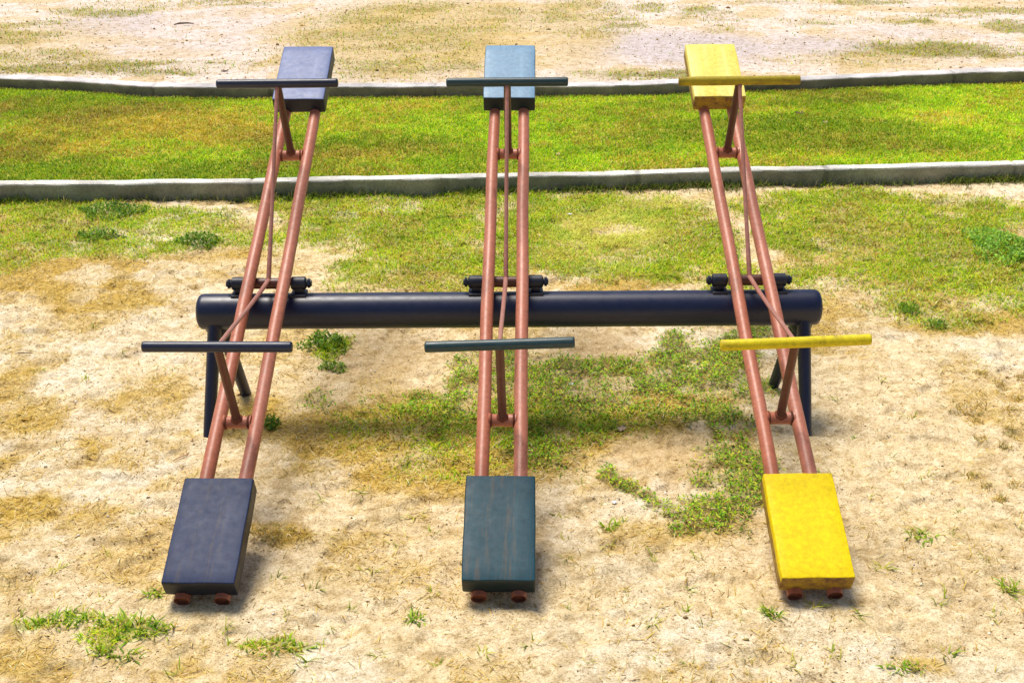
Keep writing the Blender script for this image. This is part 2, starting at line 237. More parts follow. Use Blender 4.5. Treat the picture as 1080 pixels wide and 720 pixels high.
def paint(name, base, light, worn, rough=.38, wear=.55, worn_amt=.35, spec=.5, scale=(1, 1, 1), bumpd=.002):
    """weathered paint: two tones of paint, scuffs and worn spots"""
    m, nt, b = nmat(name)
    v = coords(nt, 'Object', scale); vi = coords(nt, 'Object')
    tone = mixc(nt, ramp(nt, noise(nt, v, 4, 6, .6), [(.35, 0), (.7, 1)]), base, light)
    fine = ramp(nt, noise(nt, vi, 60, 6, .7), [(.3, .72), (.7, 1.12)])
    tone = mixc(nt, 1, tone, fine, 'MULTIPLY')
    wf = ramp(nt, noise(nt, v, 9, 9, .68, .4), [(wear, 0), (wear + .12, worn_amt)])
    col = mixc(nt, wf, tone, worn)
    nt.links.new(col, b.inputs['Base Color'])
    nt.links.new(ramp(nt, noise(nt, vi, 25, 6, .6), [(.3, rough - .03), (.75, rough + .10)]), b.inputs['Roughness'])
    b.inputs['Specular IOR Level'].default_value = spec
    bump(nt, b, noise(nt, vi, 90, 5, .6), .12, bumpd)
    return m

M = {}
M['rail'] = paint('rail paint', (.42, .125, .062), (.55, .205, .13), (.12, .04, .02), .42, .56, .8, .45, (1, .25, .25))
M['post'] = paint('post paint', (.085, .027, .020), (.14, .048, .034), (.07, .028, .018), .42, .58, .6, .4)
M['brace'] = paint('brace paint', (.36, .14, .10), (.46, .21, .155), (.18, .07, .04), .36, .6, .5)
WS = (7, .45, 1)
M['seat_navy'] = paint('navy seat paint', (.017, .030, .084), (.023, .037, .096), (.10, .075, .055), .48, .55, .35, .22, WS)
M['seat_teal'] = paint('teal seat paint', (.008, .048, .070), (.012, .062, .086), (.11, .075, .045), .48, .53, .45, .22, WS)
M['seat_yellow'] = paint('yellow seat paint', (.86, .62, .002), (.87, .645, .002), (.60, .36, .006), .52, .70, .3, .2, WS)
M['faded_navy'] = paint('navy seat paint with sky sheen', (.10, .14, .31), (.12, .165, .35), (.12, .11, .12), .42, .62, .3, .3, WS)  # far seat tops: lighter colours paint in the reflection of the sky
M['faded_teal'] = paint('teal seat paint with sky sheen', (.15, .28, .42), (.18, .33, .47), (.16, .14, .12), .42, .62, .3, .3, WS)
M['faded_yellow'] = paint('yellow seat paint with sky sheen', (.84, .66, .07), (.92, .80, .22), (.62, .44, .06), .40, .60, .3, .4, WS)
M['side_navy'] = paint('shaded navy seat edge paint', (.006, .008, .018), (.010, .013, .028), (.07, .045, .03), .45, .60, .4, .4)  # navy and teal seat sides: shade painted in as near-black colour
M['side_teal'] = paint('shaded teal seat edge paint', (.004, .014, .017), (.007, .022, .027), (.06, .04, .02), .45, .60, .4, .4)
M['navy'] = paint('navy handle paint', (.008, .012, .036), (.016, .022, .055), (.10, .08, .07), .38, .66, .5, .5)
M['teal'] = paint('teal handle paint', (.010, .036, .042), (.020, .055, .062), (.10, .07, .05), .40, .62, .5, .5)
M['yellow'] = paint('yellow handle paint', (.68, .54, .004), (.74, .60, .01), (.22, .14, .02), .48, .53, .6, .3)
M['worn_yellow'] = paint('worn mustard handle paint', (.36, .27, .008), (.46, .35, .012), (.13, .08, .02), .5, .50, .7, .3)
M['pipe'] = paint('pipe paint', (.004, .007, .032), (.007, .012, .048), (.06, .045, .04), .36, .63, .55, .5, (.3, 1, 1), .0012)
M['bearing'] = paint('bearing paint', (.008, .010, .022), (.015, .018, .035), (.06, .03, .02), .45, .6, .5, .4)
M['steel'] = paint('dark steel', (.05, .05, .055), (.10, .10, .11), (.14, .06, .03), .4, .55, .6)
M['rust'] = paint('rusty tube mouth', (.17, .05, .025), (.26, .085, .045), (.06, .02, .012), .8, .5, .7, .2)

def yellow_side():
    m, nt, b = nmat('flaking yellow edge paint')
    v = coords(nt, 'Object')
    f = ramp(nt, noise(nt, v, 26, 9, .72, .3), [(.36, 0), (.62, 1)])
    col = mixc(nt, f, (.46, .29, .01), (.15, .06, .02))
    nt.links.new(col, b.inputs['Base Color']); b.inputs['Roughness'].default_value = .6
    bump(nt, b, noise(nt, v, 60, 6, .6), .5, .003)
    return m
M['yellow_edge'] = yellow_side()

def concrete():
    m, nt, b = nmat('weathered concrete')
    v = coords(nt, 'Object'); a = attr(nt)
    f = ramp(nt, noise(nt, v, 6, 8, .65), [(.3, .62), (.7, 1.15)])
    col = mixc(nt, 1, a, f, 'MULTIPLY')
    col = mixc(nt, 1, col, ramp(nt, noise(nt, v, 90, 6, .7), [(.3, .6), (.6, 1.1)]), 'MULTIPLY')
    nt.links.new(col, b.inputs['Base Color']); b.inputs['Roughness'].default_value = .9
    bump(nt, b, noise(nt, v, 45, 8, .7), .6, .006)
    return m
M['concrete'] = concrete()

def ground_mat():
    m, nt, b = nmat('sandy ground')
    v = coords(nt, 'Object'); a = attr(nt)
    f1 = ramp(nt, noise(nt, v, 16, 10, .74), [(.30, (.52, .43, .29)), (.47, (.95, .91, .84)), (.62, (1.14, 1.15, 1.20))])
    col = mixc(nt, 1, a, f1, 'MULTIPLY')
    f2 = ramp(nt, noise(nt, v, 75, 8, .75), [(.32, (.42, .33, .20)), (.48, (.96, .94, .90)), (.66, (1.12, 1.12, 1.12))])
    col = mixc(nt, .85, col, f2, 'MULTIPLY')
    vs = coords(nt, 'Object', (1, 2.6, 1))
    f3 = ramp(nt, noise(nt, vs, 150, 6, .8, .6), [(.38, (.26, .17, .08)), (.48, (.95, .93, .90)), (.64, (1.16, 1.18, 1.22))])
    col = mixc(nt, .8, col, f3, 'MULTIPLY')
    nt.links.new(col, b.inputs['Base Color'])
    b.inputs['Roughness'].default_value = .95; b.inputs['Specular IOR Level'].default_value = .1
    bump(nt, b, noise(nt, v, 14, 9, .72), .8, .025)
    bump(nt, b, noise(nt, v, 90, 6, .7), .9, .008)
    return m
M['ground'] = ground_mat()

def leaf_mat(name, trans=.35, rough=.55):
    m, nt, b = nmat(name)
    a = attr(nt); nt.links.new(a, b.inputs['Base Color'])
    b.inputs['Roughness'].default_value = rough; b.inputs['Specular IOR Level'].default_value = .25
    t = nt.nodes.new('ShaderNodeBsdfTranslucent'); nt.links.new(a, t.inputs['Color'])
    x = nt.nodes.new('ShaderNodeMixShader'); x.inputs[0].default_value = trans
    nt.links.new(b.outputs[0], x.inputs[1]); nt.links.new(t.outputs[0], x.inputs[2])
    nt.links.new(x.outputs[0], nt.nodes['Material Output'].inputs['Surface'])
    return m
M['grass'] = leaf_mat('grass blades')
M['weed'] = leaf_mat('weed leaves', .3, .45)
M['straw'] = leaf_mat('dry straw', .15, .7)
M['crumb'] = leaf_mat('soil crumbs', 0, .95)
def plain(name, col, rough):
    m, nt, b = nmat(name); v = coords(nt)
    nt.links.new(mixc(nt, ramp(nt, noise(nt, v, 80, 5, .6), [(.35, 0), (.65, 1)]), col, tuple(c * .7 for c in col)), b.inputs['Base Color'])
    b.inputs['Roughness'].default_value = rough; return m
M['paper'] = plain('crumpled white paper', (.80, .80, .82), .7)
M['leaf'] = plain('dry brown leaf', (.12, .06, .03), .7)
M['paleleaf'] = plain('dry pale leaf', (.62, .42, .28), .7)
M['twig'] = plain('bare twig', (.34, .13, .08), .8)

# ------------------------------------------------------------------ object helpers
def tag(o, label=None, cat=None, group=None, kind=None):
    if label: o['label'] = label
    if cat: o['category'] = cat
    if group: o['group'] = group
    if kind: o['kind'] = kind
    return o
def thing(name, label, cat, loc, rz=0, group=None):
    o = bpy.data.objects.new(name, None); C.objects.link(o)
    o.empty_display_size = .2; o.location = loc; o.rotation_euler = (0, 0, rz)
    return tag(o, label, cat, group)
def obj(name, bm, mat, parent=None, smooth=True):
    me = bpy.data.meshes.new(name)
    bmesh.ops.recalc_face_normals(bm, faces=bm.faces)
    bm.to_mesh(me); bm.free()
    mats = mat if isinstance(mat, (list, tuple)) else [mat]
    for m in mats: me.materials.append(m)
    if smooth:
        me.polygons.foreach_set('use_smooth', [True] * len(me.polygons))
        me.set_sharp_from_angle(angle=math.radians(40))
    o = bpy.data.objects.new(name, me); C.objects.link(o)
    if parent: o.parent = parent
    return o
def raw_mesh(name, V, faces_list, cols, mat, kind=None, parent=None):
    """V (n,3); faces_list: list of int arrays (k, nverts); cols (n,3)"""
    me = bpy.data.meshes.new(name)
    nl = sum(f.size for f in faces_list); nf = sum(len(f) for f in faces_list)
    me.vertices.add(len(V)); me.vertices.foreach_set('co', np.asarray(V, np.float32).ravel())
    me.loops.add(nl); me.loops.foreach_set('vertex_index', np.concatenate([f.ravel() for f in faces_list]).astype(np.int32))
    me.polygons.add(nf)
    tot = np.concatenate([np.full(len(f), f.shape[1]) for f in faces_list]).astype(np.int32)
    st = np.concatenate([[0], np.cumsum(tot)[:-1]]).astype(np.int32)
    me.polygons.foreach_set('loop_start', st); me.polygons.foreach_set('loop_total', tot)
    a = me.attributes.new('Col', 'FLOAT_COLOR', 'POINT')
    a.data.foreach_set('color', np.concatenate([cols, np.ones((len(V), 1))], 1).astype(np.float32).ravel())
    me.update(calc_edges=True); me.validate()
    me.materials.append(mat)
    o = bpy.data.objects.new(name, me); C.objects.link(o)
    if kind: o['kind'] = kind
    if parent: o.parent = parent
    return o

def add_tube(bm, pts, radii, seg=20, cap=True, mi=0, flat=1.0):
    """round tube through points"""
    pts = [Vector(p) for p in pts]
    if not hasattr(radii, '__len__'): radii = [radii] * len(pts)
    rings = []; prev = None
    for i, p in enumerate(pts):
        d = (pts[min(i + 1, len(pts) - 1)] - pts[max(i - 1, 0)]).normalized()
        if prev is None:
            ref = Vector((0, 0, 1)) if abs(d.z) < .9 else Vector((1, 0, 0))
            n = d.cross(ref).normalized()
        else:
            n = (prev - d * prev.dot(d)).normalized()
        prev = n; b = d.cross(n)
        rings.append([bm.verts.new(p + (n * math.cos(2 * PI * k / seg) + b * math.sin(2 * PI * k / seg) * flat) * radii[i]) for k in range(seg)])
    for a, b_ in zip(rings, rings[1:]):
        for k in range(seg):
            f = bm.faces.new((a[k], a[(k + 1) % seg], b_[(k + 1) % seg], b_[k])); f.material_index = mi
    if cap:
        bm.faces.new(rings[0][::-1]).material_index = mi; bm.faces.new(rings[-1]).material_index = mi
    return rings
def add_capsule(bm, p0, p1, r, seg=20, round_=.35, mi=0):
    """bar with softly rounded ends"""
    p0, p1 = Vector(p0), Vector(p1); d = (p1 - p0).normalized(); e = r * round_
    P = []; R = []
    for t, s in ((0, .55), (.12, .78), (.35, .92), (.7, .985), (1, 1)): P.append(p0 + d * e * t); R.append(r * s)
    n = 10
    for i in range(1, n): P.append(p0.lerp(p1, i / n)); R.append(r * random.uniform(.985, 1.015))
    for t, s in reversed(((0, .55), (.12, .78), (.35, .92), (.7, .985), (1, 1))): P.append(p1 - d * e * t); R.append(r * s)
    add_tube(bm, P, R, seg, True, mi)
def add_box(bm, c, s, M3=None, bev=.003, mi=0):
    r = bmesh.ops.create_cube(bm, size=1); vs = r['verts']
    for v in vs:
        q = Vector((v.co.x * s[0], v.co.y * s[1], v.co.z * s[2]))
        v.co = (M3 @ q if M3 else q) + Vector(c)
    fs = {f for v in vs for f in v.link_faces}
    es = {e for v in vs for e in v.link_edges}
    for f in fs: f.material_index = mi
    if bev: bmesh.ops.bevel(bm, geom=list(es), offset=bev, segments=2, affect='EDGES', profile=.6)

# ------------------------------------------------------------------ ground sheet
def axis(dense, outs):
    return np.array(sorted(set(np.round(np.concatenate([dense] + outs), 5))))
xs = axis(np.arange(-4.2, 4.2, .0125), [np.arange(-8, -4.2, .06), np.arange(4.2, 8, .06), np.array([-400, -150, -60, -30, -18, -12, -9.5, 8, 9.5, 12, 18, 30, 60, 150, 400])])
ys = axis(np.arange(-2.3, 3.6, .0115), [np.arange(3.6, 7, .02), np.arange(7, 13, .04), np.array([-300, -100, -40, -20, -10, -7, -5, -4, -3.2, -2.7, 13, 14, 16, 20, 30, 60, 150, 400])])
X, Y = np.meshgrid(xs, ys)
x, y = X.ravel(), Y.ravel()
z = hgt(x, y)
lu, dr, we, ba = lushf(x, y), dryf(x, y), weedf(x, y), backf(x, y)
def mixn(a, b, f): return a * (1 - f[:, None]) + np.asarray(b) * f[:, None]
n1 = fbm(x, y, 1.3, 4, 100); n2 = fbm(x, y, 6, 4, 110); n3 = fbm(x * .8, y, 14, 3, 120)
col = np.tile(np.array([.93, .78, .51]), (len(x), 1))
col = mixn(col, (.96, .86, .66), sstep(.45, .62, n1))
col = mixn(col, (.82, .64, .30), .30 * sstep(.48, .66, n2) * (1 - .7 * field(x, y, CLEAN)))
col = mixn(col, (.56, .40, .18), .42 * sstep(.57, .68, n3) * sstep(.40, .58, n2))
far = sstep(0, .1, y - far_y(x))
farcol = mixn(np.tile(np.array([.86, .76, .70]), (len(x), 1)), (.78, .64, .44), sstep(.45, .62, fbm(x, y, 2.4, 4, 130)))
pale = field(x, y, PALE)
farcol = mixn(farcol, (.68, .62, .65), pale)
farcol = mixn(farcol, (.68, .52, .20), .7 * field(x, y, TAN))
col = col * (1 - far[:, None]) + farcol * far[:, None]
col = mixn(col, (.68, .46, .06), .85 * dr)
sm = field(x, y, SMOOTH); col = mixn(col, (.74, .56, .30), .8 * sm)
col = mixn(col, (.28, .22, .05), .80 * we)
lawn = sstep(.02, .10, y - near_y(x)) * sstep(.0, .08, far_y(x) - y)
soil = mixn(np.tile(np.array([.54, .50, .07]), (len(x), 1)), (.28, .42, .02), sstep(.4, .6, n2))
col = mixn(col, (0, 0, 0), np.zeros(len(x)))
s_ = (np.clip(lu * .95, 0, .95))[:, None]
col = col * (1 - s_) + soil * s_
col = mixn(col, (.30, .27, .08), .6 * ba)
# dark line at the foot of both kerbs
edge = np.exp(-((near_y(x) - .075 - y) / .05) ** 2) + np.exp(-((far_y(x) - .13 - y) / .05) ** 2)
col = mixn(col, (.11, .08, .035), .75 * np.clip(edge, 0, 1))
nx, ny = len(xs), len(ys)
ii = (np.arange(ny - 1)[:, None] * nx + np.arange(nx - 1)[None, :]).ravel()
F = np.stack([ii, ii + 1, ii + nx + 1, ii + nx], 1)
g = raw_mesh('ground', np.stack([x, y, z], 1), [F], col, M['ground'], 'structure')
g.data.polygons.foreach_set('use_smooth', [True] * len(g.data.polygons))

# ------------------------------------------------------------------ kerbs
def kerb(name, yfun, zb, zt, half, joints, seed, topcol, facecol, label):
    xx = np.concatenate([np.arange(-14, -5, .2), np.arange(-5, 5.2, .02), np.arange(5.2, 14, .2)])
    prof = [(-1, 0), (-1, .25), (-1, .5), (-1, .75), (-.985, .90), (-.9, .975), (-.7, 1), (-.2, 1.005), (.3, 1), (.75, .995), (.94, .96), (1, .88), (1, .5), (1, 0)]
    V = []; cols = []
    for i, xv in enumerate(xx):
        xa = np.array([xv]); yc = float(yfun(xa)[0])
        jd = min([abs(xv - j) for j in joints] + [9]); g_ = .006 * math.exp(-(jd / .010) ** 2)
        wob = .022 * (float(fbm(xa, xa * 0 + 3, 1.1, 3, seed)[0]) - .5)
        for k, (a, b) in enumerate(prof):
            rr = float(fbm(xa, np.array([k * .37]), 9, 3, seed + 5)[0]) - .5
            yy = yc + a * (half + .008 * rr - g_); zz = zb + (zt(xv) + wob - zb) * b + (.006 * rr - g_ if b > .8 else 0)
            V.append((xv, yy, zz))
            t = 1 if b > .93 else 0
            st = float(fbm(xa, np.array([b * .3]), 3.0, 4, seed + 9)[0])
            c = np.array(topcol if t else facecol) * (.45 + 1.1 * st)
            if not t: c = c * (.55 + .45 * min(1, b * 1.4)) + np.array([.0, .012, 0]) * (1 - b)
            if jd < .012: c = c * .62
            cols.append(c)
    n = len(prof); m = len(xx)
    q = (np.arange(m - 1)[:, None] * n + np.arange(n - 1)[None, :]).ravel()
    F = np.stack([q, q + n, q + n + 1, q + 1], 1)
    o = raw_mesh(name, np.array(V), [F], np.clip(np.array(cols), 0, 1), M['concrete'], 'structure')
    o.data.polygons.foreach_set('use_smooth', [True] * len(o.data.polygons)); o.data.set_sharp_from_angle(angle=math.radians(50))
    o['label'] = label
    return o
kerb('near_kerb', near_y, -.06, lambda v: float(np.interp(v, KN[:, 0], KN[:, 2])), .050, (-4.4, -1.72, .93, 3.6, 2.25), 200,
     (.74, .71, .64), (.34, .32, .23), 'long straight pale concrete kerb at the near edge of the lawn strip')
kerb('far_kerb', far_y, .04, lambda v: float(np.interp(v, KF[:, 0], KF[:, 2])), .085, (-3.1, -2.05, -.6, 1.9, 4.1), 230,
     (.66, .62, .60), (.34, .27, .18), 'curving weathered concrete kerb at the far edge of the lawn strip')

# ------------------------------------------------------------------ grass builders
def pick(pal, n, rng, wts=None):
    pal = np.array(pal); i = rng.choice(len(pal), n, p=wts)
    c = pal[i] * rng.uniform(.75, 1.25, (n, 1)) * rng.uniform(.92, 1.08, (n, 3))
    return c
def blades(px, py, pz, h, w, lean, cols, rng, droop=.25):
    """curved blades: five vertices each"""
    n = len(px); az = rng.uniform(0, 2 * PI, n); fa = az + rng.normal(0, .6, n) + PI / 2
    dx, dy = np.cos(az), np.sin(az); wx, wy = np.cos(fa) * w / 2, np.sin(fa) * w / 2
    cl, sl = np.cos(lean), np.sin(lean)
    b = np.stack([px, py, pz - .004], 1)
    mid = b + np.stack([dx * sl * h * .55, dy * sl * h * .55, cl * h * .6], 1)
    l2 = np.clip(lean + droop * 2, 0, 1.5)
    tip = mid + np.stack([dx * np.sin(l2) * h * .5, dy * np.sin(l2) * h * .5, np.cos(l2) * h * .4], 1)
    W = np.stack([wx, wy, np.zeros(n)], 1)
    V = np.stack([b - W, b + W, mid + W * .8, mid - W * .8, tip], 1).reshape(-1, 3)
    k = np.arange(n) * 5
    Fq = np.stack([k, k + 1, k + 2, k + 3], 1); Ft = np.stack([k + 3, k + 2, k + 4], 1)
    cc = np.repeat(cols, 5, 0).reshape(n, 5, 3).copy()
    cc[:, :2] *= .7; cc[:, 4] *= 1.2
    return V, [Fq, Ft], np.clip(cc.reshape(-1, 3), 0, 1)
def leaves(px, py, pz, L, w, tilt, cols, rng):
    """small pointed oval leaves, six vertices each, folded along the middle"""
    n = len(px); az = rng.uniform(0, 2 * PI, n)
    d = np.stack([np.cos(az) * np.cos(tilt), np.sin(az) * np.cos(tilt), np.sin(tilt)], 1)
    s = np.stack([-np.sin(az), np.cos(az), rng.normal(0, .25, n)], 1)
    b = np.stack([px, py, pz], 1); L = L[:, None]; w = w[:, None]
    up = np.array([0, 0, 1.]) * w * .25
    V = np.stack([b, b + d * L * .4 + s * w / 2 + up, b + d * L * .75 + s * w * .35 + up * .6, b + d * L,
                  b + d * L * .75 - s * w * .35 + up * .6, b + d * L * .4 - s * w / 2 + up], 1).reshape(-1, 3)
    k = np.arange(n) * 6
    F1 = np.stack([k, k + 1, k + 2, k + 3], 1); F2 = np.stack([k, k + 3, k + 4, k + 5], 1)
    return V, [F1, F2], np.clip(np.repeat(cols, 6, 0), 0, 1)
def merge(parts):
    V = []; Fs = {}; cs = []; off = 0
    for v, fl, c in parts:
        for f in fl: Fs.setdefault(f.shape[1], []).append(f + off)
        V.append(v); cs.append(c); off += len(v)
    return np.concatenate(V), [np.concatenate(f) for f in Fs.values()], np.concatenate(cs)
def scatter(n, x0, x1, y0, y1, fn, rng):
    x = rng.uniform(x0, x1, n); y = rng.uniform(y0, y1, n)
    k = rng.random(n) < fn(x, y)
    return x[k], y[k]
def inview(x, y): return (np.abs(x) < .48 * (y + 4.78) + .45)

GREEN = [(.35, .60, .006), (.54, .70, .008), (.20, .44, .010), (.72, .74, .02), (.74, .60, .06), (.12, .28, .006)]
DRYP = [(.66, .47, .09), (.74, .56, .20), (.52, .34, .05), (.82, .70, .40), (.34, .22, .04)]
# lawn strip between the kerbs
rng = np.random.default_rng(5)
lx, ly = scatter(330000, -5.2, 5.4, 3.1, 6.35, lambda a, b: (b > near_y(a) + .045) * (b < far_y(a) - .12) * inview(a, b), rng)
n = len(lx)
tone = fbm(lx, ly, 1.6, 4, 300) * .6 + fbm(lx, ly, 7, 3, 310) * .4
yel = np.clip(field(lx, ly, LAWN_DRY) * 1.0 + .5 * sstep(.5, .62, tone), 0, 1)
c = pick(GREEN, n, rng, [.3, .28, .16, .14, .05, .07])
cd = pick([(.62, .43, .04), (.72, .52, .08), (.42, .30, .02), (.50, .46, .02), (.80, .62, .22)], n, rng, [.3, .2, .2, .2, .1])
sel = rng.random(n) < .92 * yel
c[sel] = cd[sel]; c *= (.72 + .55 * fbm(lx, ly, 10, 2, 320))[:, None]
br = field(lx, ly, LAWN_BRIGHT)[:, None]; c = c * (1 + .45 * br)
c *= (.74 + .46 * sstep(.36, .64, fbm(lx * .6, ly, 1.1, 3, 325)))[:, None]
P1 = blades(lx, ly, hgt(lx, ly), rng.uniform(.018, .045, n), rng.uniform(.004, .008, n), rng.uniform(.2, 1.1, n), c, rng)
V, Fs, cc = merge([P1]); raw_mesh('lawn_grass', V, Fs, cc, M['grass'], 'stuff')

# patchy grass in front of the near kerb
rng = np.random.default_rng(6)
gx, gy = scatter(560000, -3.9, 4.0, -2.1, 3.42, lambda a, b: np.clip(lushf(a, b) * 1.5, 0, 1) * (b < near_y(a) - .055) * inview(a, b), rng)
n = len(gx); c = pick(GREEN, n, rng, [.28, .30, .1, .2, .08, .04]); c *= (.7 + .6 * fbm(gx, gy, 6, 3, 330))[:, None]
sel = rng.random(n) < .10 + .30 * sstep(.48, .64, fbm(gx, gy, 3, 3, 335)); c[sel] = pick(DRYP, sel.sum(), rng)
lp_ = field(gx, gy, LUSH_PALE)[:, None]; c = c * (1 - .6 * lp_) + np.array([1.0, .98, .22]) * .6 * lp_  # yellowish, lighter dry grass mixed into these patches
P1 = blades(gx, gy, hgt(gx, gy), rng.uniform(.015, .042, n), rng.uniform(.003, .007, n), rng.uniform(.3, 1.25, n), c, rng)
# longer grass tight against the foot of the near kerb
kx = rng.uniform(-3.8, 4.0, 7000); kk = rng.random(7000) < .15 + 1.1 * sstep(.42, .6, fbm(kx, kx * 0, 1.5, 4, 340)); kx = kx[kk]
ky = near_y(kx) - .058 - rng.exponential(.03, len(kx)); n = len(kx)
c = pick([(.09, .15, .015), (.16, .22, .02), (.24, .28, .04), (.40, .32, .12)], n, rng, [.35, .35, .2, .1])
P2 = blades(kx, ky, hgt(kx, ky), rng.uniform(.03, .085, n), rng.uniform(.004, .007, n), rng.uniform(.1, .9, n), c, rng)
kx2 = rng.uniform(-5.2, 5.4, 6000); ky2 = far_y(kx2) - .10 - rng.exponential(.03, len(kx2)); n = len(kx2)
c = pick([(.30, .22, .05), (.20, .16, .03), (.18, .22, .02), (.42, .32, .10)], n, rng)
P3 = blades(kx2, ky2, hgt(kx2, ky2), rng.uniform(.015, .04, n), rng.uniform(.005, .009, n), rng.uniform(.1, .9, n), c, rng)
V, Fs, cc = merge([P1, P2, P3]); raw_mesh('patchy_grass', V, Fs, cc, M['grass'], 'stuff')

# dry straw lying on the ground
rng = np.random.default_rng(7)
sx, sy = scatter(380000, -3.9, 4.0, -2.1, 3.4, lambda a, b: (.05 + .95 * dryf(a, b) + .25 * weedf(a, b)) * (b < near_y(a) - .06) * inview(a, b) * (1 - .85 * field(a, b, SMOOTH)), rng)
n = len(sx); c = pick(DRYP, n, rng, [.3, .22, .22, .12, .14])
V, Fs, cc = merge([blades(sx, sy, hgt(sx, sy) + .003, rng.uniform(.012, .055, n), rng.uniform(.0015, .0045, n), rng.uniform(1.1, 1.5, n), c, rng, .05)])
raw_mesh('dry_straw', V, Fs, cc, M['straw'], 'stuff')

# creeping weeds in the worn area under and before the pipe
rng = np.random.default_rng(8)
wx, wy = scatter(260000, -3, 3, -2, 3, lambda a, b: weedf(a, b) ** 1.1, rng)
n = len(wx); c = pick([(.20, .42, .010), (.36, .60, .012), (.10, .22, .008), (.56, .66, .03), (.62, .55, .07)], n, rng, [.3, .28, .2, .14, .08])
c *= (.6 + .8 * fbm(wx, wy, 9, 3, 350))[:, None]
P1 = leaves(wx, wy, hgt(wx, wy) + rng.uniform(0, .03, n) * weedf(wx, wy), rng.uniform(.010, .024, n), rng.uniform(.004, .009, n), rng.uniform(-.1, .9, n), c, rng)
k = rng.random(n) < .35; m_ = k.sum()
P2 = blades(wx[k], wy[k], hgt(wx[k], wy[k]), rng.uniform(.02, .05, m_), rng.uniform(.002, .005, m_), rng.uniform(.3, 1.4, m_), pick(GREEN + DRYP[:2], m_, rng), rng)
V, Fs, cc = merge([P1, P2]); raw_mesh('creeping_weeds', V, Fs, cc, M['weed'], 'stuff')

# thin grass on the far yard
rng = np.random.default_rng(9)
bx, by = scatter(150000, -6.6, 6.8, 5.9, 12.5, lambda a, b: (backf(a, b) + .02) * (b > far_y(a) + .09), rng)
n = len(bx); c = pick(GREEN[:5] + DRYP[:4], n, rng); c *= (.7 + .5 * fbm(bx, by, 3, 3, 360))[:, None]
V, Fs, cc = merge([blades(bx, by, hgt(bx, by), rng.uniform(.015, .05, n), rng.uniform(.006, .012, n), rng.uniform(.3, 1.3, n), c, rng)])
raw_mesh('far_yard_grass', V, Fs, cc, M['grass'], 'stuff')

# crumbs of soil and grit
rng = np.random.default_rng(10)
cx_, cy_ = scatter(150000, -3.7, 3.8, -2.1, 3.3, lambda a, b: (.12 + .9 * sstep(.48, .62, fbm(a, b, 5, 4, 110))) * (1 - .8 * lushf(a, b)) * (1 - .8 * field(a, b, SMOOTH)) * inview(a, b), rng)
fx, fy = scatter(9000, -6.5, 6.8, 6.1, 12, lambda a, b: .6 * (b > far_y(a) + .1), rng)
cs = np.concatenate([rng.lognormal(-6.5, .5, len(cx_)), rng.lognormal(-5.3, .45, len(fx))]); cx_ = np.concatenate([cx_, fx]); cy_ = np.concatenate([cy_, fy])
n = len(cx_); cz = hgt(cx_, cy_) + cs * .3
octv = np.array([[1, 0, 0], [0, 1, 0], [-1, 0, 0], [0, -1, 0], [0, 0, 1], [0, 0, -1]], float)
a0 = rng.uniform(0, PI, n)[:, None]
jit = rng.uniform(.6, 1.3, (n, 6, 1)); O = octv[None] * jit
Vx = O[..., 0] * np.cos(a0) - O[..., 1] * np.sin(a0); Vy = O[..., 0] * np.sin(a0) + O[..., 1] * np.cos(a0)
V = np.stack([cx_[:, None] + Vx * cs[:, None] * 1.3, cy_[:, None] + Vy * cs[:, None], cz[:, None] + O[..., 2] * cs[:, None] * .8], 2).reshape(-1, 3)
tri = np.array([[0, 1, 4], [1, 2, 4], [2, 3, 4], [3, 0, 4], [1, 0, 5], [2, 1, 5], [3, 2, 5], [0, 3, 5]])
F = (np.arange(n)[:, None, None] * 6 + tri[None]).reshape(-1, 3)
c = pick([(.66, .50, .30), (.34, .22, .09), (.85, .76, .62), (.14, .08, .04), (.50, .35, .14)], n, rng, [.28, .24, .2, .12, .16])
raw_mesh('soil_crumbs', V, [F], np.clip(np.repeat(c, 6, 0), 0, 1), M['crumb'], 'stuff')

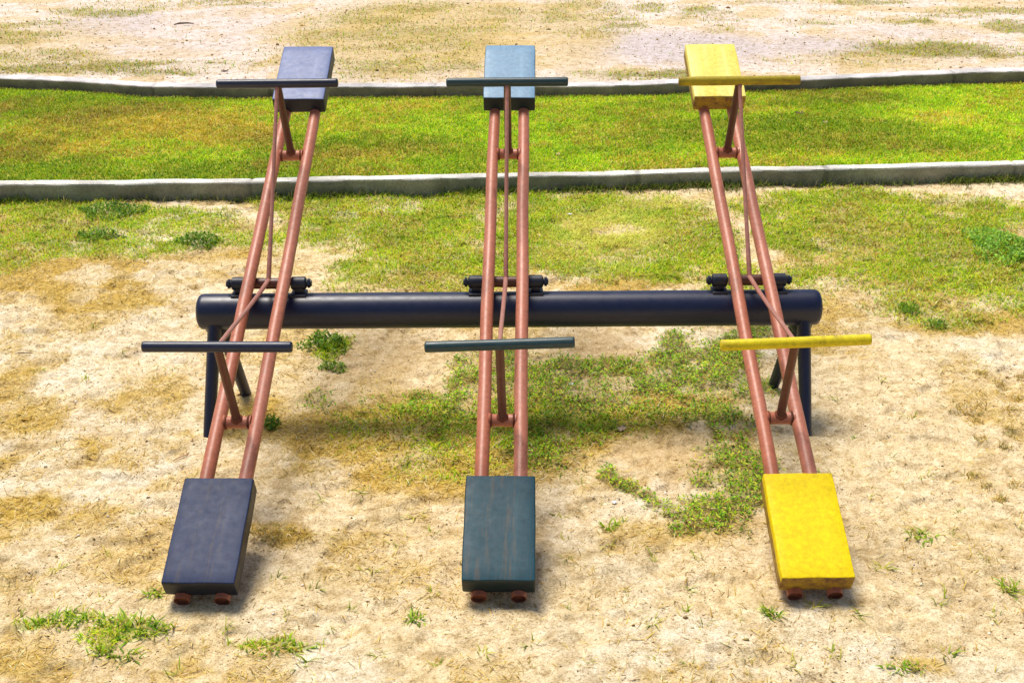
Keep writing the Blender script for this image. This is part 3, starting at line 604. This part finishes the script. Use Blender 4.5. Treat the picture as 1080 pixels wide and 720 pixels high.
# ------------------------------------------------------------------ single plants
def clump_mesh(name, kind, rx, ry, seed, scale=1.0):
    rng = np.random.default_rng(seed); parts = []
    if kind == 'weed':
        n = int(2600 * rx * ry * 10) + 90
        r = np.sqrt(rng.random(n)); a = rng.uniform(0, 2 * PI, n); r = r * (1 + .3 * np.sin(3 * a + seed) * r)
        px, py = r * np.cos(a) * rx, r * np.sin(a) * ry
        pz = rng.random(n) * .055 * scale * (1 - .8 * r ** 2)
        c = pick([(.11, .25, .012), (.18, .36, .018), (.06, .14, .010), (.32, .44, .03)], n, rng, [.35, .3, .2, .15])
        if scale > 1.05: c = c * 1.5 + np.array([.06, .07, .03])
        parts.append(leaves(px, py, pz, rng.uniform(.014, .032, n) * scale, rng.uniform(.006, .012, n) * scale, rng.uniform(-.1, 1.1, n), c, rng))
        k = n // 3; parts.append(blades(px[:k], py[:k], pz[:k] * 0, rng.uniform(.03, .07, k) * scale, rng.uniform(.002, .004, k), rng.uniform(.2, 1.2, k), pick(GREEN[:4], k, rng), rng))
    elif kind == 'blade':
        n = int(1500 * rx * ry * 10) + 34
        r = np.sqrt(rng.random(n)); a = rng.uniform(0, 2 * PI, n)
        px, py = r * np.cos(a) * rx, r * np.sin(a) * ry
        c = pick([(.22, .40, .012), (.36, .52, .02), (.50, .52, .05), (.12, .25, .012), (.66, .54, .18)], n, rng, [.3, .3, .15, .15, .1])
        parts.append(blades(px, py, px * 0, rng.uniform(.03, .085, n) * scale, rng.uniform(.004, .009, n), rng.uniform(.5, 1.45, n), c, rng))
    elif kind == 'dry':
        n = int(1500 * rx * ry * 10) + 60
        r = np.sqrt(rng.random(n)); a = rng.uniform(0, 2 * PI, n)
        px, py = r * np.cos(a) * rx, r * np.sin(a) * ry
        c = pick(DRYP + [(.34, .32, .05)], n, rng)
        parts.append(blades(px, py, px * 0, rng.uniform(.02, .06, n) * scale, rng.uniform(.002, .005, n), rng.uniform(.4, 1.4, n), c, rng))
    else:                                              # a sprig of a few blades
        n = int(rng.integers(4, 11)); px, py = rng.normal(0, .012, n), rng.normal(0, .008, n)
        c = pick([(.32, .42, .02), (.48, .50, .05), (.62, .54, .12), (.20, .28, .02)], n, rng)
        parts.append(blades(px, py, px * 0, rng.uniform(.025, .06, n) * scale, rng.uniform(.003, .006, n), rng.uniform(.7, 1.5, n), c, rng))
    V, Fs, cc = merge(parts)
    return V, Fs, cc
for i, (nm, kind, x, y, rx, ry, sc, label, cat, grp) in enumerate(PLANTS):
    V, Fs, cc = clump_mesh(nm, kind, rx, ry, 500 + i, sc)
    z0 = float(hgt(np.array([x]), np.array([y]))[0])
    V[:, 2] += hgt(V[:, 0] + x, V[:, 1] + y) - z0
    o = raw_mesh(nm, V, Fs, cc, M['weed' if kind == 'weed' else 'grass'])
    o.location = (x, y, z0); tag(o, label, cat, grp or None)
SPR = []
for k in range(6):
    V, Fs, cc = clump_mesh('s', 'sprig', 0, 0, 900 + k, 1)
    SPR.append(raw_mesh('grass_sprig', V, Fs, cc, M['grass']))
for i, (x, y) in enumerate(SPRIGS):
    o = SPR[i] if i < len(SPR) else SPR[i % len(SPR)].copy()
    if i >= len(SPR): C.objects.link(o)
    o.location = (x, y, float(hgt(np.array([x]), np.array([y]))[0])); o.rotation_euler = (0, 0, i * 2.4)
    o.scale = (1, 1, 1) if i < 3 else (random.uniform(.7, 1.25),) * 3
    tag(o, 'small sparse sprig of green grass growing out of bare sand', 'grass sprig', 'grass sprigs scattered over the bare sand')

# ------------------------------------------------------------------ litter
def scrap(name, x, y, s, mat, label, cat, asp=.6, curl=.4, rz=0, grp=None):
    bm = bmesh.new(); n = 6; vs = []
    for j in range(n + 1):
        for i in range(n + 1):
            u, v = i / n * 2 - 1, j / n * 2 - 1
            q = 1 - .35 * abs(u) ** 2
            vs.append(bm.verts.new((u * s, v * s * asp * q, curl * s * (u * u * .5 + .35 * math.sin(5 * u + 3 * v)) + .003)))
    for j in range(n):
        for i in range(n):
            a = j * (n + 1) + i; bm.faces.new((vs[a], vs[a + 1], vs[a + n + 2], vs[a + n + 1]))
    o = obj(name, bm, mat); o.location = (x, y, float(hgt(np.array([x]), np.array([y]))[0]) + .006); o.rotation_euler = (.1, .05, rz)
    return tag(o, label, cat, grp)
def twig(x, y, L, r, rz, mat, label):
    bm = bmesh.new(); pts = [(-L / 2, 0, r), (-L * .2, L * .05, r * 2), (L * .15, -L * .02, r * 2.5), (L / 2, L * .08, r * 1.5)]
    add_tube(bm, pts, [r * .6, r, r * .9, r * .5], 8); add_tube(bm, [(L * .1, 0, r * 2), (L * .25, -L * .14, r * 3.5)], [r * .6, r * .3], 6)
    o = obj('twig', bm, mat); o.location = (x, y, float(hgt(np.array([x]), np.array([y]))[0]) + .004); o.rotation_euler = (0, 0, rz)
    return tag(o, label, 'twig')
for (x, y, s, mat, rz, nm, label, cat) in LITTER: scrap(nm, x, y, s, M[mat], label, cat, rz=rz)
for (x, y, L, r, rz, mat, label) in TWIGS: twig(x, y, L, r, rz, M[mat], label)

# ------------------------------------------------------------------ the support frame
PZ, PR, PX0, PX1 = .4925, .0772, -1.3125, 1.3527
ZP = .6557; AL = math.radians(24.2); AY = .048 * math.sin(AL); AZ = ZP - .048 * math.cos(AL)
SEES = [dict(x=-1.0018, ps=1.2527, seat='seat_navy', bar='navy', col='slate navy', where='at the left end of the black pipe'),
        dict(x=.0049, ps=1.3702, seat='seat_teal', bar='teal', col='dark teal', where='at the middle of the black pipe'),
        dict(x=1.0413, ps=-.1497, seat='seat_yellow', bar='yellow', col='bright yellow', where='at right end of the black pipe')]
FEET = {(True, -1): (-1.273, -0.232, -0.03), (True, 1): (-1.185, 0.197, -0.03), (False, -1): (1.285, -0.249, -0.03), (False, 1): (1.239, 0.249, -0.03)}
fr = thing('seesaw_support', 'long round black pipe on splayed legs carrying all three seesaws', 'seesaw support', (0, 0, 0))
bm = bmesh.new(); N = 60; P = []; R = []
for t, s in ((0, .30), (.04, .55), (.10, .74), (.22, .88), (.42, .965), (.7, .995), (1, 1)): P.append((PX0 + .042 * t, 0, PZ)); R.append(PR * s)
for i in range(1, N): P.append((PX0 + .042 + (PX1 - PX0 - .084) * i / N, 0, PZ)); R.append(PR)
for t, s in ((1, 1), (.7, .995), (.42, .965), (.22, .88), (.10, .74), (.04, .55), (0, .30)): P.append((PX1 - .042 * t, 0, PZ)); R.append(PR * s)
add_tube(bm, P, R, 56)
pipe = obj('pipe', bm, M['pipe'], fr)
for sx, in ((PX0 + .075,), (PX1 - .075,)):
    for sy in (-1, 1):
        bm = bmesh.new()
        top = Vector((sx, sy * .035, PZ - .045)); foot = Vector(FEET[(sx < 0, sy)])
        pts = [top.lerp(foot, k / 8) for k in range(9)]
        add_tube(bm, pts, [.037, .036, .035, .034, .033, .032, .031, .030, .029], 24, flat=.8)
        obj('leg', bm, M['pipe'], fr)
    bm = bmesh.new()                                         # collar under the pipe where the legs meet
    add_tube(bm, [(sx, 0, PZ - .055), (sx, 0, PZ - .085), (sx, 0, PZ - .112)], [.052, .047, .036], 24)
    obj('leg_collar', bm, M['pipe'], fr)

for S in SEES:
    for s in (-1, 1):
        cx = S['x'] + s * .126
        bm = bmesh.new()
        add_box(bm, (cx, AY, (AZ + PZ + PR) / 2 - .004), (.040, .044, AZ - PZ - PR + .008), bev=.008)
        add_box(bm, (cx, AY * .5, PZ + PR - .002), (.066, .074, .014), bev=.004)
        add_capsule(bm, (cx - .034, AY, AZ), (cx + .034, AY, AZ), .0285, 24, .6)
        br = obj('bearing_bracket', bm, M['bearing'], fr)
        bm = bmesh.new()
        e = cx + s * .035
        add_tube(bm, [(e - s * .004, AY, AZ), (e + s * .020, AY, AZ)], .0135, 16)
        b2 = obj('bolt', bm, M['bearing'], br)
        bm = bmesh.new(); add_tube(bm, [(e + s * .003, AY, AZ), (e + s * .014, AY, AZ)], .0205, 6)
        obj('nut', bm, M['bearing'], br, smooth=False)

# ------------------------------------------------------------------ the seesaws
a_, b_, ws, th = 1.0934, 1.5228, .0868, .083
UH, WH, HL, UC, TS, EE = .766, .4183, .5351, .7806, .1382, 1.542
TR = .0262
HT = {(0, -1): (0, 0), (0, 1): (0, .6), (1, -1): (-.004, 3.0), (1, 1): (0, .5), (2, -1): (-.011, 2.7), (2, 1): (-.002, .3)}   # side shift, tilt in degrees
for i, S in enumerate(SEES):
    root = thing('seesaw', 'seesaw with %s seats and handlebars, %s' % (S['col'], S['where']), 'seesaw',
                 (S['x'], 0, 0), -math.radians(S['ps']), 'three seesaws on one black pipe')
    U = Vector((0, math.cos(AL), math.sin(AL))); Vv = Vector((1, 0, 0)); W = Vv.cross(U); O = Vector((0, 0, ZP))
    R3 = Matrix((Vv, U, W)).transposed()
    def pt(u, v, w): return O + U * u + Vv * v + W * w
    rr = random.Random(40 + i)
    # rails
    for s in (-1, 1):
        bm = bmesh.new(); pts = []; rad = []
        bow = rr.uniform(-.004, .004) + s * .003; n = 40
        for k in range(n + 1):
            u = -EE + (EE + b_ - .03) * k / n
            pts.append(pt(u, s * TS / 2 + bow * math.cos(u / EE * PI / 2) + .0012 * math.sin(7 * u + i + s), .0015 * math.sin(5 * u + s)))
            rad.append(TR * (1 + .012 * math.sin(23 * u + s)))
        rings = add_tube(bm, pts, rad, 24, cap=False)
        # open mouths with an inner wall
        for ring, c0, sg in ((rings[0], pts[0], 1), (rings[-1], pts[-1], -1)):
            inner = [bm.verts.new(c0 + (v.co - c0) * .86) for v in ring]
            deep = [bm.verts.new(v.co + U * .010 * sg) for v in inner]
            m = len(ring)
            for k in range(m):
                bm.faces.new((ring[k], ring[(k + 1) % m], inner[(k + 1) % m], inner[k])).material_index = 1
                bm.faces.new((inner[k], inner[(k + 1) % m], deep[(k + 1) % m], deep[k])).material_index = 1
            bm.faces.new(deep).material_index = 1
        obj('rail', bm, [M['rail'], M['rust']], root)
    # axle sleeve and crossbars, with weld beads
    bm = bmesh.new(); h = TS / 2 - TR * .6
    add_tube(bm, [pt(0, -.085, -.048), pt(0, .085, -.048)], .0235, 24); obj('axle_sleeve', bm, M['post'], root)
    for s in (-1, 1):
        bm = bmesh.new()
        add_tube(bm, [pt(s * UC, -h, 0), pt(s * UC, -h + .012, 0), pt(s * UC, 0, 0), pt(s * UC, h - .012, 0), pt(s * UC, h, 0)], [.029, .0245, .0235, .0245, .029], 20)
        for q_ in (-1, 1):
            e_ = TS / 2 - TR * .93
            add_tube(bm, [pt(s * UC, q_ * (e_ - .006), 0), pt(s * UC, q_ * (e_ - .002), 0), pt(s * UC, q_ * (e_ + .003), 0)], [.0250, .0290, .0275], 20, mi=1)
        obj('crossbar', bm, [M['rail'], M['rust']], root)
        dv, tl = HT[(i, s)]; c0 = pt(s * UH, dv, WH)
        bm = bmesh.new()
        q = pt(s * UC, 0, .012); e = c0 + (q - c0).normalized() * .010
        add_tube(bm, [q, q.lerp(e, .04), q.lerp(e, .5), e], [.021, .0168, .0165, .016], 18)
        add_tube(bm, [q.lerp(e, .022), q.lerp(e, .036), q.lerp(e, .05)], [.0245, .0225, .0178], 16, mi=1)
        obj('post', bm, [M['post'], M['rust']], root)
        bm = bmesh.new()
        q = pt(0, 0, -.030); mid = q.lerp(c0, .5) + W * -.006
        add_tube(bm, [q, q.lerp(mid, .5) + W * -.002, mid, mid.lerp(c0, .5) + W * .002, c0 + (q - c0).normalized() * .012], [.0105, .0088, .0085, .0085, .0085], 14)
        obj('brace', bm, M['brace'], root)
        bm = bmesh.new(); t = math.radians(tl); d = Vv * math.cos(t) + W * math.sin(t)
        add_capsule(bm, c0 - d * HL / 2, c0 + d * HL / 2, .0200, 20, .45)
        obj('handlebar', bm, M['worn_yellow' if i == 2 and s > 0 else S['bar']], root)
    # seats
    for s in (-1, 1):
        bm = bmesh.new()
        uc = s * (a_ + b_) / 2; L = b_ - a_; t_ = .046 if False else th
        nx_, ny_ = 10, 18
        # box made of a grid so that its edges can wander a little
        r = bmesh.ops.create_cube(bm, size=1)
        bmesh.ops.subdivide_edges(bm, edges=bm.edges[:], cuts=7, use_grid_fill=True)
        hx, hy, hz = .125, L / 2, (ws - TR * .9) / 2
        wc = ws - hz
        if True:
            hz = th / 2; wc = ws - hz
        for v in bm.verts:
            p = v.co * 2; q = Vector((p.x * hx, p.y * hy, p.z * hz))
            # round the edges
            rd = .005; qq = [abs(q.x) - (hx - rd), abs(q.y) - (hy - rd), abs(q.z) - (hz - rd)]
            ex = [max(0, k) for k in qq]; l = math.sqrt(sum(k * k for k in ex))
            if l > rd:
                f = rd / l
                q = Vector([math.copysign((hx, hy, hz)[k] - rd + ex[k] * f, q[k]) if ex[k] > 0 else q[k] for k in range(3)])
            j = .0012
            q += Vector((math.sin(31 * q.y + i * 2 + s) * j * .5, math.sin(43 * q.x + i) * j * .7, math.sin(19 * q.x + 27 * q.y + i) * j * .2))
            v.co = q
        bmesh.ops.bevel(bm, geom=[e for e in bm.edges if len(e.link_faces) == 2 and e.calc_face_angle() > .6], offset=.004, segments=3, affect='EDGES', profile=.5)
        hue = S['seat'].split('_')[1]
        mats = [M[S['seat']] if s < 0 else M['faded_' + hue], M['yellow_edge'] if i == 2 else M['side_' + hue]]  # far tops carry painted sky sheen, navy and teal sides painted shade
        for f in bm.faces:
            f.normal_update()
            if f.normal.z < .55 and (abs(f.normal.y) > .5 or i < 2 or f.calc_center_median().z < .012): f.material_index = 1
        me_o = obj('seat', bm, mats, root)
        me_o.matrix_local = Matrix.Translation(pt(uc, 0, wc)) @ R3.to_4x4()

# ------------------------------------------------------------------ light, world, camera
SUN_DIR = Vector((-.32,.42,1.3)).normalized()
el = math.asin(SUN_DIR.z); az = math.atan2(SUN_DIR.x, SUN_DIR.y)
L = bpy.data.lights.new('sun', 'SUN'); L.energy = 4.6; L.angle = math.radians(24); L.color = (1, .94, .84)
so = bpy.data.objects.new('sun', L); C.objects.link(so); so.location = SUN_DIR * 20
so.rotation_euler = SUN_DIR.to_track_quat('Z', 'Y').to_euler()
w = bpy.data.worlds.new('World'); scene.world = w; w.use_nodes = True
nt = w.node_tree; bg = nt.nodes['Background']; sk = nt.nodes.new('ShaderNodeTexSky')
sk.sky_type = 'NISHITA'; sk.sun_disc = False; sk.sun_elevation = el; sk.sun_rotation = az
sk.air_density = 1.0; sk.dust_density = 2.0; sk.ozone_density = 1.0
nt.links.new(sk.outputs[0], bg.inputs[0]); bg.inputs[1].default_value = .115

cam = bpy.data.cameras.new('camera'); cam.sensor_width = 36; cam.lens = 1276.6564 / 1080 * 36
cam.clip_start = .05; cam.clip_end = 2000
co = bpy.data.objects.new('camera', cam); C.objects.link(co)
r_ = Vector((0.99995512, -0.00831076, -0.0045479)); u_ = Vector((0.00756899, 0.4121268, 0.91109506)); f_ = Vector((0.00569758, 0.9110886, -0.41217121))
mw = Matrix((r_, u_, -f_)).transposed().to_4x4(); mw.translation = Vector((0, -4.7804, 2.5045))
co.matrix_world = mw; scene.camera = co
scene.view_settings.view_transform = 'Standard'; scene.view_settings.look = 'None'
scene.view_settings.exposure = 0; scene.view_settings.gamma = 1
scene.cycles.max_bounces = 6
